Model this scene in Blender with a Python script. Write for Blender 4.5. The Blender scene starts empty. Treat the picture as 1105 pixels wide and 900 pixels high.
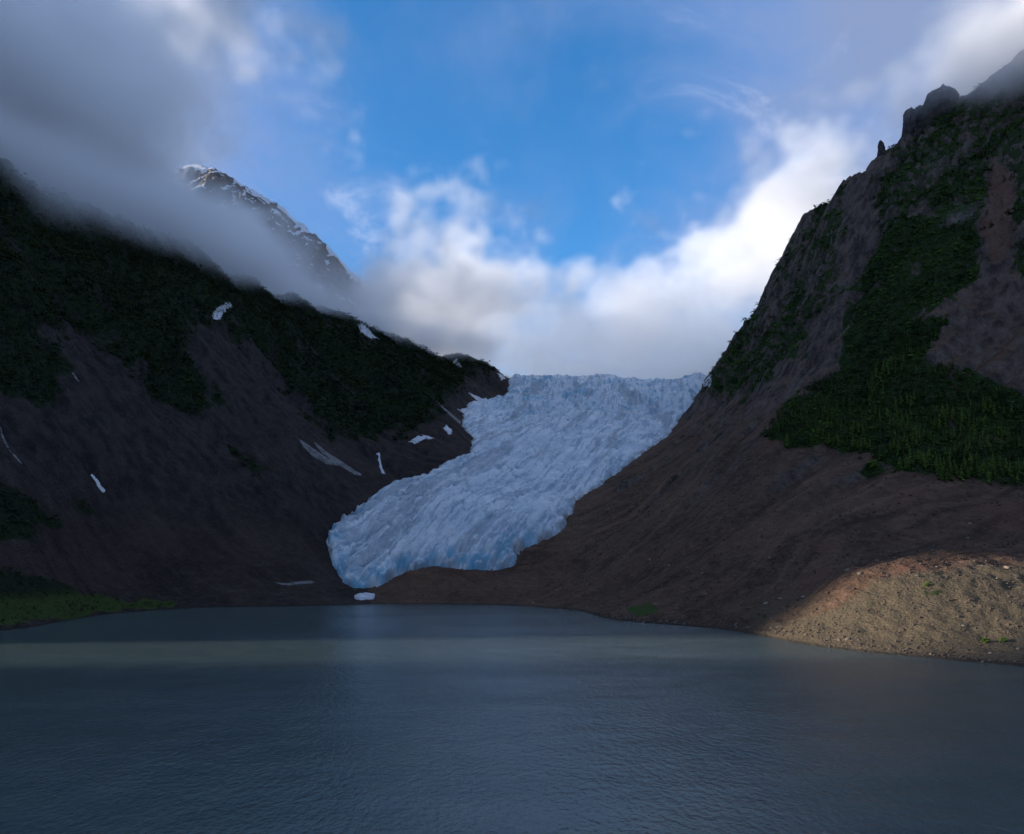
import bpy, math
import numpy as np
R = math.radians
sc = bpy.context.scene
col = sc.collection
rng = np.random.default_rng(11)

# ------------------------------------------------------------------ camera numbers (photo is 1105 x 900)
FPX, HORY, CAMZ = 850.0, 598.0, 60.0
def at(px, py, d):
    return ((px-552.5)/FPX*d, d, CAMZ+(HORY-py)/FPX*d)
def pix(X, Y, Z):
    Y = np.maximum(Y, 1e-3)
    return 552.5+X/Y*FPX, HORY-(Z-CAMZ)/Y*FPX

# ------------------------------------------------------------------ numpy noise
def _h(ix, iy, seed):
    h = (ix.astype(np.int64)*374761393 + iy.astype(np.int64)*668265263 + seed*1442695041) & 0xffffffff
    h = ((h ^ (h >> 13))*1274126177) & 0xffffffff
    return (h ^ (h >> 16)) & 0xffffffff
def perlin(x, y, seed=0):
    x = np.asarray(x, float); y = np.asarray(y, float)
    ix = np.floor(x); iy = np.floor(y); fx = x-ix; fy = y-iy
    def g(dx, dy):
        a = _h(ix+dx, iy+dy, seed)/4294967296.0*6.2831853
        return np.cos(a)*(fx-dx)+np.sin(a)*(fy-dy)
    u = fx*fx*fx*(fx*(fx*6-15)+10); v = fy*fy*fy*(fy*(fy*6-15)+10)
    a = g(0,0)*(1-u)+g(1,0)*u; b = g(0,1)*(1-u)+g(1,1)*u
    return (a*(1-v)+b*v)*1.5
def fbm(x, y, seed=0, o=5, gain=0.5):
    s = 0; a = 1; t = 0
    for i in range(o):
        s = s+a*perlin(x, y, seed+i*17); t += a; a *= gain; x = x*2.03+3.1; y = y*2.03+1.7
    return s/t
def ridged(x, y, seed=0, o=5, gain=0.5):
    s = 0; a = 1; t = 0
    for i in range(o):
        s = s+a*(1-2*np.abs(perlin(x, y, seed+i*23))); t += a; a *= gain; x = x*2.03+5.1; y = y*2.03+2.3
    return s/t
def sst(a, b, x):
    t = np.clip((x-a)/(b-a), 0, 1); return t*t*(3-2*t)
def blur(a, n, times=2):
    k = np.ones(2*n+1)/(2*n+1)
    for _ in range(times):
        for ax in (0, 1):
            p = [(0,0),(0,0)]; p[ax] = (n, n)
            q = np.pad(a, p, mode='edge')
            c = np.cumsum(q, axis=ax)
            z = np.zeros_like(np.take(c, [0], axis=ax)); c = np.concatenate([z, c], axis=ax)
            m = a.shape[ax]
            a = (np.take(c, range(2*n+1, 2*n+1+m), axis=ax)-np.take(c, range(0, m), axis=ax))/(2*n+1)
    return a

# ------------------------------------------------------------------ terrain control points
CP = []
def c(px, py, d): CP.append(at(px, py, d))
def w(x, y, z): CP.append((x, y, z))
def shore(px, py):
    d = CAMZ*FPX/(py-HORY); CP.append(((px-552.5)/FPX*d, d, 0.0)); return CP[-1]
SH = [shore(*p) for p in [(-230,722),(-90,697),(0,680),(45,673),(90,665),(135,661),(180,657.5),(260,655),(330,654),(385,652.5),(410,652),(480,652),(550,653),(600,657),(640,665),(690,672),
      (740,675),(775,678),(815,684),(850,690),(900,698),(950,704.5),(1000,709),(1060,715),(1105,718),(1200,730),(1300,748)]]
# lake bed
for (x, y, z) in [(-560,0,-8),(-300,0,-30),(0,0,-30),(200,0,-30),(-250,300,-25),(0,300,-30),(150,300,-25),(-330,500,-20),(-150,500,-25),(50,500,-22),(150,480,-10),
                  (-300,650,-15),(-150,700,-18),(0,700,-18),(80,650,-12),(-250,800,-12),(-100,830,-12),(0,830,-10),(60,770,-9),(-380,620,-12),(0,-600,-30),(260,250,-20)]:
    w(x, y, z)
# left flank
for a in [(0,640,650),(0,600,695),(0,500,795),(0,400,900),(0,300,1030),(0,188,1200),
          (-200,640,600),(-200,450,720),(-200,250,880),(-200,90,1030),
          (60,620,760),(100,600,850),(100,500,930),(100,400,1060),(100,300,1230),(100,228,1390),
          (200,620,940),(200,550,1010),(200,450,1150),(200,350,1340),(200,268,1560),
          (265,305,1700),(300,600,1020),(300,500,1190),(300,400,1480),(300,325,1800),
          (350,620,1040),(350,550,1140),(350,450,1400),(350,400,1620),(350,348,1970),
          (430,500,1420),(450,470,1520),(450,430,1750),(430,372,2200),
          (480,450,1660),(480,420,1900),(500,386,2420),(530,402,2520),(545,412,2570),(525,425,2330)]:
    c(*a)
# behind the left ridge it falls away; unseen crests added to shade the valley
for a in [(-950,1500,560),(-800,1750,520),(-700,2000,480),(-550,2350,470),(-350,2700,500),(-100,2950,560),(-1000,2800,400),(-1250,1450,1000),(-1500,1150,1300),(-1300,850,1100),(-1250,640,800),(-1700,1800,1350),(-2000,2400,1350),(-2000,2750,600),(-2500,3300,500),(-2500,1200,1300),(-2500,700,900)]+[(-560,600,70),(-700,580,170),(-900,560,300),(-1200,532,470),(-1700,515,680),(-2400,480,800),(-450,470,6),(-450,540,10),(-450,410,8),(-600,510,15),(-600,450,12),(-600,400,25),(-800,500,30),(-800,440,25),(-800,388,35),(-1150,478,80),(-1150,420,60),(-1150,365,80),(-1700,440,120),(-1700,380,100),(-1700,320,140),(-2400,350,150),  # outer points: unseen walls and a low gap placed to band the sunlight
    (-470,300,70),(-600,335,150),(-700,300,290),(-900,265,400),(-900,200,430),(-1200,240,520),(-1800,180,600),(-2400,100,600),(-550,0,200),(-700,-300,300),(-1300,-300,500),(-500,-600,100),(-1500,0,550)]:
    w(*a)
# glacier: left margin, right margin, centre line
GL = [(405,641,1095),(385,641,1096),(366,625,1108),(354,608,1128),(352,592,1152),(362,572,1185),(385,555,1230),(430,530,1330),(470,510,1400),(505,492,1480),(511,478,1570),
      (499,462,1700),(500,447,1840),(524,437,2050),(545,430,2200),(551,412,2580)]
GR = [(768,412,2560),(757,428,2150),(746,448,1830),(722,470,1610),(698,486,1500),(680,500,1420),(655,517,1350),(630,535,1290),(613,556,1230),(603,578,1165),(575,588,1145),(553,594,1135),(552,618,1108),
      (520,620,1106),(480,617,1106),(440,619,1106),(418,627,1104)]
for a in GL+GR: c(*a)
for a in [(480,560,1210),(560,520,1370),(600,480,1560),(640,450,1800),(650,430,2150),(650,410.5,2600)]: c(*a)
w(-80,2800,655); w(300,2800,650); w(600,2800,635); w(250,3300,630); w(900,2900,700); w(760,2600,640)
# moraine in front of the snout
for a in [(440,619,1075),(480,617,1075),(530,621,1070),(430,640,1000),(520,642,985),(590,640,960)]: c(*a)
# right flank
for a in [(620,620,1040),(650,580,1090),(670,640,870),(680,540,1190),(700,600,900),(740,640,740),(740,600,830),(740,560,950),(740,520,1110),(740,485,1300),
          (800,650,660),(800,600,760),(800,540,900),(800,480,1080),(800,430,1350),(765,450,1600),(770,412,1920),(800,372,1860),(830,346,1790),
          (850,650,625),(850,600,705),(850,560,790),(850,480,990),(850,400,1250),(850,340,1480),(850,277,1680),
          (885,226,1600),(910,202,1540),(948,178,1460),(985,140,1400),(1040,116,1360),(1105,92,1310),
          (920,560,740),(920,480,900),(920,400,1080),(920,300,1290),
          (900,640,585),(940,622,580),(1000,617,590),(1050,628,560),(1105,642,530),(1000,660,520),(1105,680,478),
          (1000,590,655),(1000,560,720),(1000,480,830),(1000,400,960),(1000,300,1130),(1000,200,1300),
          (1105,600,640),(1105,530,765),(1105,450,880),(1105,350,1010),(1105,250,1140),(1105,150,1250)]:
    c(*a)
for a in [(420,440,26),(430,560,42),(600,470,50),(600,590,90),(800,520,130),(900,660,250),(1300,560,350),(2200,600,480),
          (600,200,60),(900,200,200),(600,-400,80),(1700,0,400),(2200,300,500),(420,200,14),(400,-400,5),
          (640,760,200),(900,740,360),(1200,770,520),(1600,760,600),(2200,800,700),
          (700,900,360),(850,1000,600),(1000,1150,900),(1250,1400,1150),(1450,1800,1250),(1600,2200,1200),(1600,2480,900),(1700,2700,700),(1900,3200,600),(1400,1000,1050),(1900,1300,1200),(2200,2000,1200),
          (640,1700,640),(700,1950,560),(620,2200,600),(900,2200,800),(1150,1800,950),(760,1500,790),(950,1500,950),(600,2450,590)]:
    w(*a)
CP = np.array(CP)
def rbf_fit(P):
    d = np.hypot(P[:,None,0]-P[None,:,0], P[:,None,1]-P[None,:,1])
    n = len(P); A = np.zeros((n+3, n+3)); A[:n,:n] = (d/1000)**1.4-np.eye(n)*0.0004
    A[:n,n] = 1; A[:n,n+1:] = P[:,:2]/1000; A[n:,:n] = A[:n,n:].T
    return np.linalg.solve(A, np.concatenate([P[:,2], np.zeros(3)]))
COEF = rbf_fit(CP)
def rbf(x, y):
    sh = x.shape; x = x.ravel(); y = y.ravel(); o = np.empty_like(x)
    for i in range(0, len(x), 20000):
        a = x[i:i+20000]; b = y[i:i+20000]
        d = np.hypot(a[:,None]-CP[None,:,0], b[:,None]-CP[None,:,1])/1000
        o[i:i+20000] = (d**1.4)@COEF[:-3]+COEF[-3]+COEF[-2]*a/1000+COEF[-1]*b/1000
    return o.reshape(sh)
# coarse base, 12 m, blurred, then bicubic-ish lookup
BX0, BX1, BY0, BY1, BS = -2600.0, 2300.0, -800.0, 3500.0, 12.0
bx = np.arange(BX0, BX1+1, BS); by = np.arange(BY0, BY1+1, BS)
BXX, BYY = np.meshgrid(bx, by, indexing='ij')
BASE = rbf(BXX, BYY)
# unseen side valley carved in left of the lake, a gap for the sun
_n = np.abs(BYY-(480+.07*(BXX+380)))
CAP = 14+.11*np.clip(-430-BXX, 0, 3000)+1.5*np.clip(_n-55, 0, 3000)+18*fbm(BXX/90, BYY/60, 12, 3)
BASE = np.where(BXX < -430, np.minimum(BASE, CAP), BASE)
_s = BYY-(480+.07*(BXX+380))
_s = _s+10*fbm(BXX/150, BYY*0+3, 7, 3)
FLOOR = np.minimum(np.minimum(14*np.clip(_s-50, 0, 5000), 470)+2.2*np.clip(_s-130, 0, 5000), 1300*sst(-560, -1250, BXX)-1.6*np.clip(BYY-2480, 0, 3000))  # unseen cliff wall raised to keep the sun off the right mountain
BASE = BASE+np.clip(FLOOR-BASE, 0, None)*sst(-.72, -.95, BXX/np.maximum(BYY, 50))*sst(300, 400, BYY)
BASE = blur(BASE, 1, 2)
def base(x, y, A=None):
    A = BASE if A is None else A
    u = np.clip((x-BX0)/BS, 1, len(bx)-3.001); v = np.clip((y-BY0)/BS, 1, len(by)-3.001)
    i = u.astype(int); j = v.astype(int); fu = u-i; fv = v-j
    def wts(t): return ((1-t)**3/6, (3*t**3-6*t*t+4)/6, (-3*t**3+3*t*t+3*t+1)/6, t**3/6)
    wu = wts(fu); wv = wts(fv); s = 0
    for a in range(4):
        for b in range(4): s = s+wu[a]*wv[b]*A[i+a-1, j+b-1]
    return s
# ---- glacier outline in plan
GPOLY = np.array([at(*a)[:2] for a in GL]+[(-20,3000),(250,3300),(700,3000)]+[at(*a)[:2] for a in GR])
def poly_sd(x, y, P):       # >0 inside
    sh = x.shape; x = x.ravel(); y = y.ravel()
    dmin = np.full(x.shape, 1e9); ins = np.zeros(x.shape, bool)
    n = len(P)
    for k in range(n):
        ax, ay = P[k]; bx_, by_ = P[(k+1) % n]
        ex, ey = bx_-ax, by_-ay
        t = np.clip(((x-ax)*ex+(y-ay)*ey)/(ex*ex+ey*ey+1e-9), 0, 1)
        dmin = np.minimum(dmin, np.hypot(x-ax-t*ex, y-ay-t*ey))
        cnd = ((ay > y) != (by_ > y)) & (x < (bx_-ax)*(y-ay)/((by_-ay) if by_ != ay else 1e-9)+ax)
        ins ^= cnd
    return np.where(ins, dmin, -dmin).reshape(sh)
GSD = poly_sd(BXX, BYY, GPOLY)
def gsd(x, y): return base(x, y, GSD)+fbm(x/45, y/45, 5, 6, .66)*19+3.5*ridged(x/13, y/13, 6, 3)
def terrain(x, y):
    z = base(x, y)
    g = base(x, y, GSD)
    right = sst(-100, 100, x-(0.28*(y-900)+0))
    left = 1-right
    # downslope gullies: s runs along the valley side
    sL = (y*0.93+x*0.36); sR = (y*0.9-x*0.43)
    wx = fbm(x/260, y/260, 31, 3)*70
    sL = sL+wx; sR = sR+wx
    gl = ridged(sL/150, z/520, 41, 5, .55)*left + ridged(sR/120, z/480, 47, 5, .55)*right
    fine = fbm(x/60, y/60, 61, 6, .55)
    rough = ridged(x/95, y/95, 71, 6, .58)
    amp = sst(2, 130, z)
    hi = sst(150, 420, z)
    out = sst(10, -60, g)                        # no relief of this kind under the ice
    # rocky cliffs stand higher up; scree below is smooth
    cliffR = right*sst(250, 420, z); cliffL = left*sst(260, 480, z)
    gl = gl-.12; rough = rough-.12
    d = gl*(7+20*hi)*amp + rough*(2.5+16*cliffR+10*cliffL)*amp + fine*(2.5+8*hi)*amp
    d = d + fbm(x/14, y/14, 81, 4, .6)*(0.9+3.0*(cliffR+cliffL*.6))*sst(0, 12, z)
    but = ridged(sR/46, z/300, 95, 5, .6)*right+ridged(sL/60, z/300, 96, 5, .6)*left
    d = d+(but-.1)*(13*cliffR+8*cliffL)
    # stepped crags
    st = 34+10*perlin(x/200, y/200, 91)
    q = (z+d+55*fbm(x/120, y/120, 92, 4))/st; fr = q-np.floor(q)
    ter = (np.floor(q)+sst(.25, .75, fr))*st-(z+d)
    d = d + ter*(0.28*cliffR+.08*cliffL)*(0.4+0.6*sst(-.2,.3,perlin(x/130,y/130,93)))
    # hummocks of debris near the water
    mo = sst(.5, 8, z)*sst(110, 40, z)
    d = d + mo*(fbm(x/30, y/30, 101, 5, .6)*5+ridged(x/9, y/9, 103, 3)*.5)
    def hump(cx, cy, ax, ay, h, rot=0):
        ca, sa = math.cos(rot), math.sin(rot); u = ((x-cx)*ca+(y-cy)*sa)/ax; v = (-(x-cx)*sa+(y-cy)*ca)/ay
        return h*np.exp(-(u*u+v*v)**1.3)
    d = d + hump(310, 560, 95, 62, 8, .35) + hump(228, 640, 42, 30, 9, .5) - hump(330, 670, 120, 32, 7, .3) + hump(-75, 1062, 62, 22, 11, 0) + hump(-130, 1050, 34, 18, 7, 0)
    # ravines cut the long slopes
    rav = sst(.45, .9, ridged((sL+.25*z*left)/230, z/900, 141, 4, .5)*left+ridged(sR/190, z/900, 143, 4, .5)*right)
    d = d - rav*16*sst(20, 160, z)
    ril = ridged(sR/26, z/240, 151, 4, .6)*right+ridged(sL/30, z/260, 152, 4, .6)*left
    d = d + (ril-.1)*2.6*sst(12, 60, z)*(1-cliffR)*(1-cliffL)
    # shoreline keeps its course, with small bights
    sh = fbm(x/22, y/22, 111, 4, .6)*.9*sst(-6, 0, z)
    zz = z+d*out+sh*sst(8, 2, z)
    # under the ice: sink
    zz = zz-22*sst(4, 40, g)
    return zz
def flow(x, y):
    # coordinate along the ice flow (up = positive) and across it, from the valley axis
    pts = np.array([at(395,640,1095)[:2], at(450,585,1160)[:2], at(560,520,1370)[:2], at(600,480,1560)[:2], at(640,450,1800)[:2], at(650,430,2150)[:2], at(650,411,2600)[:2], (300,3300)])
    sh = x.shape; x = x.ravel(); y = y.ravel()
    best = np.full(x.shape, 1e9); S = np.zeros_like(x); T = np.zeros_like(x); acc = 0
    W = 0
    for k in range(len(pts)-1):
        a = pts[k]; b = pts[k+1]; e = b-a; L = np.hypot(*e); e = e/L
        t = (x-a[0])*e[0]+(y-a[1])*e[1]; s = (x-a[0])*e[1]-(y-a[1])*e[0]
        tc = np.clip(t, 0, L); dd = np.hypot(x-a[0]-tc*e[0], y-a[1]-tc*e[1])
        wgt = 1/(dd+15)**4
        S += wgt*s; T += wgt*(acc+t); W = W+wgt; acc += L
    return (S/W).reshape(sh), (T/W).reshape(sh)
def glacier_z(x, y, full=False):
    z = base(x, y)
    g = gsd(x, y)
    s, t = flow(x, y)
    low = sst(420, 120, t)
    bulge = (12+16*low)*np.sqrt(np.clip(1-(1-np.clip(g, 0, 55)/55)**2, 0, 1))
    fall = sst(650, 1000, t)*sst(1780, 1380, t)
    wrp = fbm(x/70, y/70, 201, 3)*22
    tran = ridged((t+wrp*1.6+.0018*s*s)/38, (s+wrp)/110, 211, 4, .6)     # crevasses across the flow
    lon = ridged((s+wrp*.5)/17, t/170, 221, 4, .55)                     # grooves along it
    blk = ridged(x/30+wrp/40, y/44, 231, 6, .66)
    mid = 1-np.clip(fall+low, 0, 1)
    edge = sst(0, 25, g)
    d = tran*(8.0*fall+2.2*mid+1.6*low)+lon*(3.0*fall+4.0*mid+6.0*low)+blk*(7.0*fall+1.8*mid+2.4*low)
    def crack(u, v, seed, wd): return 1-sst(0, wd, np.abs(perlin(u, v, seed)+.35*perlin(u*2.1, v*2.1, seed+3)))
    ww = fbm(x/40, y/40, 207, 4, .6)*16
    c1 = crack((t+ww*1.3+.0016*s*s)/30, (s-ww)/95, 271, .20); c2 = crack((t*.8+s*.6+ww)/34, (s*.8-t*.6)/80, 272, .17); c3 = crack((s+ww*.7)/24, t/120, 273, .18)
    cells = np.floor(3.2*perlin((t+ww)/26, (s+ww)/34, 274)+.5*blk*2)/3.2
    d = d - c1*(9*fall+3.4*mid+2.6*low) - c2*(6*fall+2.8*mid+2*low) - c3*(2*fall+3.0*mid+7.0*low) + cells*(8*fall+1.6*mid+2.5*low)
    cracks = np.clip(c1*(.4+.6*fall)+c2*.8+c3*(.3+.7*low), 0, 1)
    med = ridged((s+18*fbm(s/60, t/300, 281, 3))/48, t/1400, 282, 3, .5)
    d = d + med*(5*mid+5*low+2*fall)
    step_ = np.floor((t+ww*1.2+.0016*s*s)/46+.6*perlin(s/70, t/70, 283)); fr2 = (t+ww*1.2+.0016*s*s)/46+.6*perlin(s/70, t/70, 283)-step_
    d = d + (sst(.0, .25, fr2)-fr2)*15*fall*(.6+.6*perlin(s/40, step_*1.7, 284))
    big = fbm(x/150, y/150, 241, 3)*12*mid + fbm(x/90, y/90, 243, 3)*10*fall
    d = d+big
    crev = np.clip(.42-.42*(tran*.55+blk*.45)*1.3+.62*cracks, 0, 1)
    zz = z+bulge+d*edge*.9-sst(0, -6, g)*14-1.0
    if full: return zz, g, s, t, crev, lon
    return zz

# surface hit from a photo pixel: the true 3-D point of the ground there
def hit(px, py, ymin=380, ymax=2700, f=None):
    ys = np.arange(ymin, ymax, 1.5)
    xs = (px-552.5)/FPX*ys; zs = CAMZ+(HORY-py)/FPX*ys
    h = np.maximum((f or ground)(xs, ys), -0.0)
    k = np.where(h >= zs)[0]
    if len(k) == 0: return None
    i = k[0]; return (float(xs[i]), float(ys[i]), float(h[i]))

def ground(x, y):
    return terrain(x, y)
def surface(x, y):
    z = terrain(x, y); g = gsd(x, y)
    return np.where(g > -4, np.maximum(z, glacier_z(x, y)), z)

# ------------------------------------------------------------------ mesh helpers
def link(name, me, mat=None, parent=None):
    o = bpy.data.objects.new(name, me); col.objects.link(o)
    if mat is not None:
        for m in (mat if isinstance(mat, (list, tuple)) else [mat]): me.materials.append(m)
    if parent: o.parent = parent
    return o
def tag(o, label=None, cat=None, group=None, kind=None):
    for k, v in (('label', label), ('category', cat), ('group', group), ('kind', kind)):
        if v: o[k] = v
    return o
def mesh_np(name, V, F, smooth=True):
    """V (n,3), F (m,k) with constant k"""
    V = np.asarray(V, np.float32); F = np.asarray(F, np.int32)
    me = bpy.data.meshes.new(name); k = F.shape[1]
    me.vertices.add(len(V)); me.vertices.foreach_set('co', V.ravel())
    me.loops.add(F.size); me.loops.foreach_set('vertex_index', F.ravel())
    me.polygons.add(len(F)); me.polygons.foreach_set('loop_start', np.arange(0, F.size, k, dtype=np.int32))
    me.polygons.foreach_set('loop_total', np.full(len(F), k, np.int32))
    if smooth: me.polygons.foreach_set('use_smooth', np.ones(len(F), bool))
    me.update(calc_edges=True); return me
def fattr(me, name, v):
    a = me.attributes.new(name, 'FLOAT', 'POINT'); a.data.foreach_set('value', np.asarray(v, np.float32).ravel())
def grid_mesh(name, X, Y, Z, keep=None, attrs=None, smooth=True):
    n, m = X.shape; idx = np.arange(n*m).reshape(n, m)
    F = np.stack([idx[:-1,:-1], idx[1:,:-1], idx[1:,1:], idx[:-1,1:]], -1).reshape(-1, 4)
    if keep is not None: F = F[keep.ravel()[F].any(1)] if keep.dtype == bool and keep.shape == X.shape else F
    used = np.unique(F); re = np.full(n*m, -1); re[used] = np.arange(len(used))
    V = np.stack([X.ravel(), Y.ravel(), Z.ravel()], -1)[used]
    me = mesh_np(name, V, re[F], smooth)
    for k, v in (attrs or {}).items(): fattr(me, k, v.ravel()[used])
    return me

# ------------------------------------------------------------------ node helper
class NT:
    def __init__(s, name):
        s.m = bpy.data.materials.new(name); s.m.use_nodes = True; s.t = s.m.node_tree; s.t.nodes.clear()
        s.out = s.n('ShaderNodeOutputMaterial')
    def n(s, typ, **kw):
        nd = s.t.nodes.new(typ)
        for k, v in kw.items(): setattr(nd, k, v)
        return nd
    def set(s, sock, v):
        if isinstance(v, bpy.types.NodeSocket): s.t.links.new(v, sock)
        elif v is not None: sock.default_value = v
    def math(s, op, a, b=None, clamp=False):
        nd = s.n('ShaderNodeMath', operation=op, use_clamp=clamp); s.set(nd.inputs[0], a)
        if b is not None: s.set(nd.inputs[1], b)
        return nd.outputs[0]
    def pos(s): return s.n('ShaderNodeNewGeometry').outputs['Position']
    def mapv(s, v, scale=(1,1,1), rot=(0,0,0)):
        nd = s.n('ShaderNodeMapping'); s.set(nd.inputs[0], v); nd.inputs['Scale'].default_value = scale; nd.inputs['Rotation'].default_value = rot
        return nd.outputs[0]
    def noise(s, v, scale, detail=5, rough=.55, dist=0):
        nd = s.n('ShaderNodeTexNoise'); s.set(nd.inputs['Vector'], v); nd.inputs['Scale'].default_value = scale
        nd.inputs['Detail'].default_value = detail; nd.inputs['Roughness'].default_value = rough; nd.inputs['Distortion'].default_value = dist
        return nd.outputs['Fac']
    def ramp(s, f, a, b, c0=(0,0,0,1), c1=(1,1,1,1)):
        nd = s.n('ShaderNodeMapRange'); nd.clamp = True; nd.interpolation_type = 'SMOOTHSTEP'
        s.set(nd.inputs['Value'], f); nd.inputs['From Min'].default_value = a; nd.inputs['From Max'].default_value = b
        return nd.outputs['Result']
    def mix(s, f, a, b):
        nd = s.n('ShaderNodeMix', data_type='RGBA'); s.set(nd.inputs[0], f)
        s.set(nd.inputs[6], (*a, 1) if isinstance(a, tuple) and len(a) == 3 else a); s.set(nd.inputs[7], (*b, 1) if isinstance(b, tuple) and len(b) == 3 else b)
        return nd.outputs[2]
    def attr(s, name): return s.n('ShaderNodeAttribute', attribute_name=name).outputs['Fac']
    def bump(s, h, strength, dist, normal=None):
        nd = s.n('ShaderNodeBump'); s.set(nd.inputs['Height'], h); nd.inputs['Strength'].default_value = strength; nd.inputs['Distance'].default_value = dist
        if normal is not None: s.set(nd.inputs['Normal'], normal)
        return nd.outputs[0]
    def bsdf(s, color, rough=.9, normal=None, spec=.3, **kw):
        b = s.n('ShaderNodeBsdfPrincipled'); s.set(b.inputs['Base Color'], (*color, 1) if isinstance(color, tuple) and len(color) == 3 else color)
        s.set(b.inputs['Roughness'], rough); b.inputs['Specular IOR Level'].default_value = spec
        if normal is not None: s.set(b.inputs['Normal'], normal)
        for k, v in kw.items(): s.set(b.inputs[k.replace('_', ' ')], v)
        s.t.links.new(b.outputs[0], s.out.inputs['Surface']); return s.m

def rock_material(name, rockA, rockB, screeA, screeB, red, green, green2, tan):
    t = NT(name); p = t.pos()
    cl = t.attr('cliff'); vg = t.attr('veg'); tn = t.attr('tan'); rd = t.attr('red')
    n1 = t.noise(p, .012, 6, .6); n2 = t.noise(p, .09, 6, .65); n3 = t.noise(p, .5, 4, .7); n4 = t.noise(t.mapv(p, (1,1,.25)), .06, 6, .7)
    rock = t.mix(t.ramp(n4, .35, .65), rockA, rockB)
    scree = t.mix(t.ramp(n1, .38, .62), screeA, screeB)
    scree = t.mix(t.math('MULTIPLY', t.ramp(n2, .42, .7), .45), scree, tuple(x*1.9 for x in screeB))
    rl = t.attr('rill')
    scree = t.mix(t.math('MULTIPLY', t.ramp(rl, .54, .74), .55), scree, tuple(x*1.75 for x in screeB))
    scree = t.mix(t.math('MULTIPLY', t.ramp(rl, .46, .28), .6), scree, tuple(x*.5 for x in screeA))
    colr = t.mix(cl, scree, rock)
    colr = t.mix(rd, colr, red)
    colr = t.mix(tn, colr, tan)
    # pale stones and dark gaps
    vo = t.n('ShaderNodeTexVoronoi'); t.set(vo.inputs['Vector'], p); vo.inputs['Scale'].default_value = .42
    spk = t.ramp(vo.outputs['Distance'], .34, .18)
    wn = t.n('ShaderNodeTexWhiteNoise'); t.set(wn.inputs['Vector'], vo.outputs['Position'])
    sel = t.ramp(wn.outputs['Value'], .86, .9)
    colr = t.mix(t.math('MULTIPLY', t.math('MULTIPLY', spk, sel), .6), colr, tuple(min(x*2.6, .35) for x in screeB))
    sel2 = t.ramp(wn.outputs['Value'], .2, .1)
    colr = t.mix(t.math('MULTIPLY', t.math('MULTIPLY', spk, sel2), .6), colr, (.03,.027,.025))
    g = t.mix(t.ramp(n2, .35, .65), green, green2)
    g = t.mix(t.math('MULTIPLY', t.ramp(n3, .5, .75), .5), g, tuple(x*.45 for x in green))
    sg_ = t.n('ShaderNodeSeparateXYZ'); t.set(sg_.inputs[0], p)
    g = t.mix(t.math('MULTIPLY', t.ramp(sg_.outputs[2], 30, 16), .8), g, (.055,.085,.018))
    vm_ = t.ramp(t.math('ADD', vg, t.math('ADD', t.math('MULTIPLY', t.math('SUBTRACT', n2, .5), 1.3), t.math('MULTIPLY', t.math('SUBTRACT', n4, .5), 1.1))), .42, .60)
    colr = t.mix(vm_, colr, g)
    sz_ = t.n('ShaderNodeSeparateXYZ'); t.set(sz_.inputs[0], p)
    wet = t.ramp(t.math('ADD', sz_.outputs[2], t.math('MULTIPLY', n2, -1.2)), .9, -.1)
    colr = t.mix(t.math('MULTIPLY', wet, .6), colr, (.022,.019,.016))
    h = t.math('ADD', t.math('MULTIPLY', n2, 3.0), t.math('MULTIPLY', n3, .8))
    nm = t.bump(h, 1.0, 2.1)
    nm = t.bump(vo.outputs['Distance'], .6, .9, nm)
    return t.bsdf(colr, .95, nm, .15)
M = {}
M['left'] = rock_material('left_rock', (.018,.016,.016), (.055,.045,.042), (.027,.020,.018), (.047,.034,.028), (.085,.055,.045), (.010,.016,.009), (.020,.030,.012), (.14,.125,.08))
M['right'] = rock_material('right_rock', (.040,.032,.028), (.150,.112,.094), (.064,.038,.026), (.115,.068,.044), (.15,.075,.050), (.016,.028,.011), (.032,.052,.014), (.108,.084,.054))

# ------------------------------------------------------------------ terrain sheets
def axis(segs):
    o = []
    for a, b, s in segs: o.append(np.arange(a, b, s))
    return np.unique(np.concatenate(o+[[segs[-1][1]]]))
gx = axis([(-2600,-1000,16), (-1000,-840,6), (-840,130,2.7), (130,460,1.7), (460,860,2.6), (860,1100,6), (1100,2300,16)])
gy = axis([(-800,330,20), (330,420,4), (420,720,1.7), (720,1300,2.6), (1300,1900,3.4), (1900,2700,4.5), (2700,3500,16)])
TX, TY = np.meshgrid(gx, gy, indexing='ij')
TZ = terrain(TX, TY)
PXX, PYY = pix(TX, TY, TZ)
def pmask(poly, soft=14, nz=14, seed=0):
    P = np.array(poly, float); b = P.min(0)-40; e = P.max(0)+40
    m = (PXX > b[0]) & (PXX < e[0]) & (PYY > b[1]) & (PYY < e[1]) & (TY > 300)
    o = np.zeros_like(TX)
    sd = poly_sd(PXX[m], PYY[m], P)+fbm(TX[m]/42, TY[m]/42, 300+seed, 5, .6)*nz*2.2
    o[m] = sst(-soft, soft, sd); return o
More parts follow.
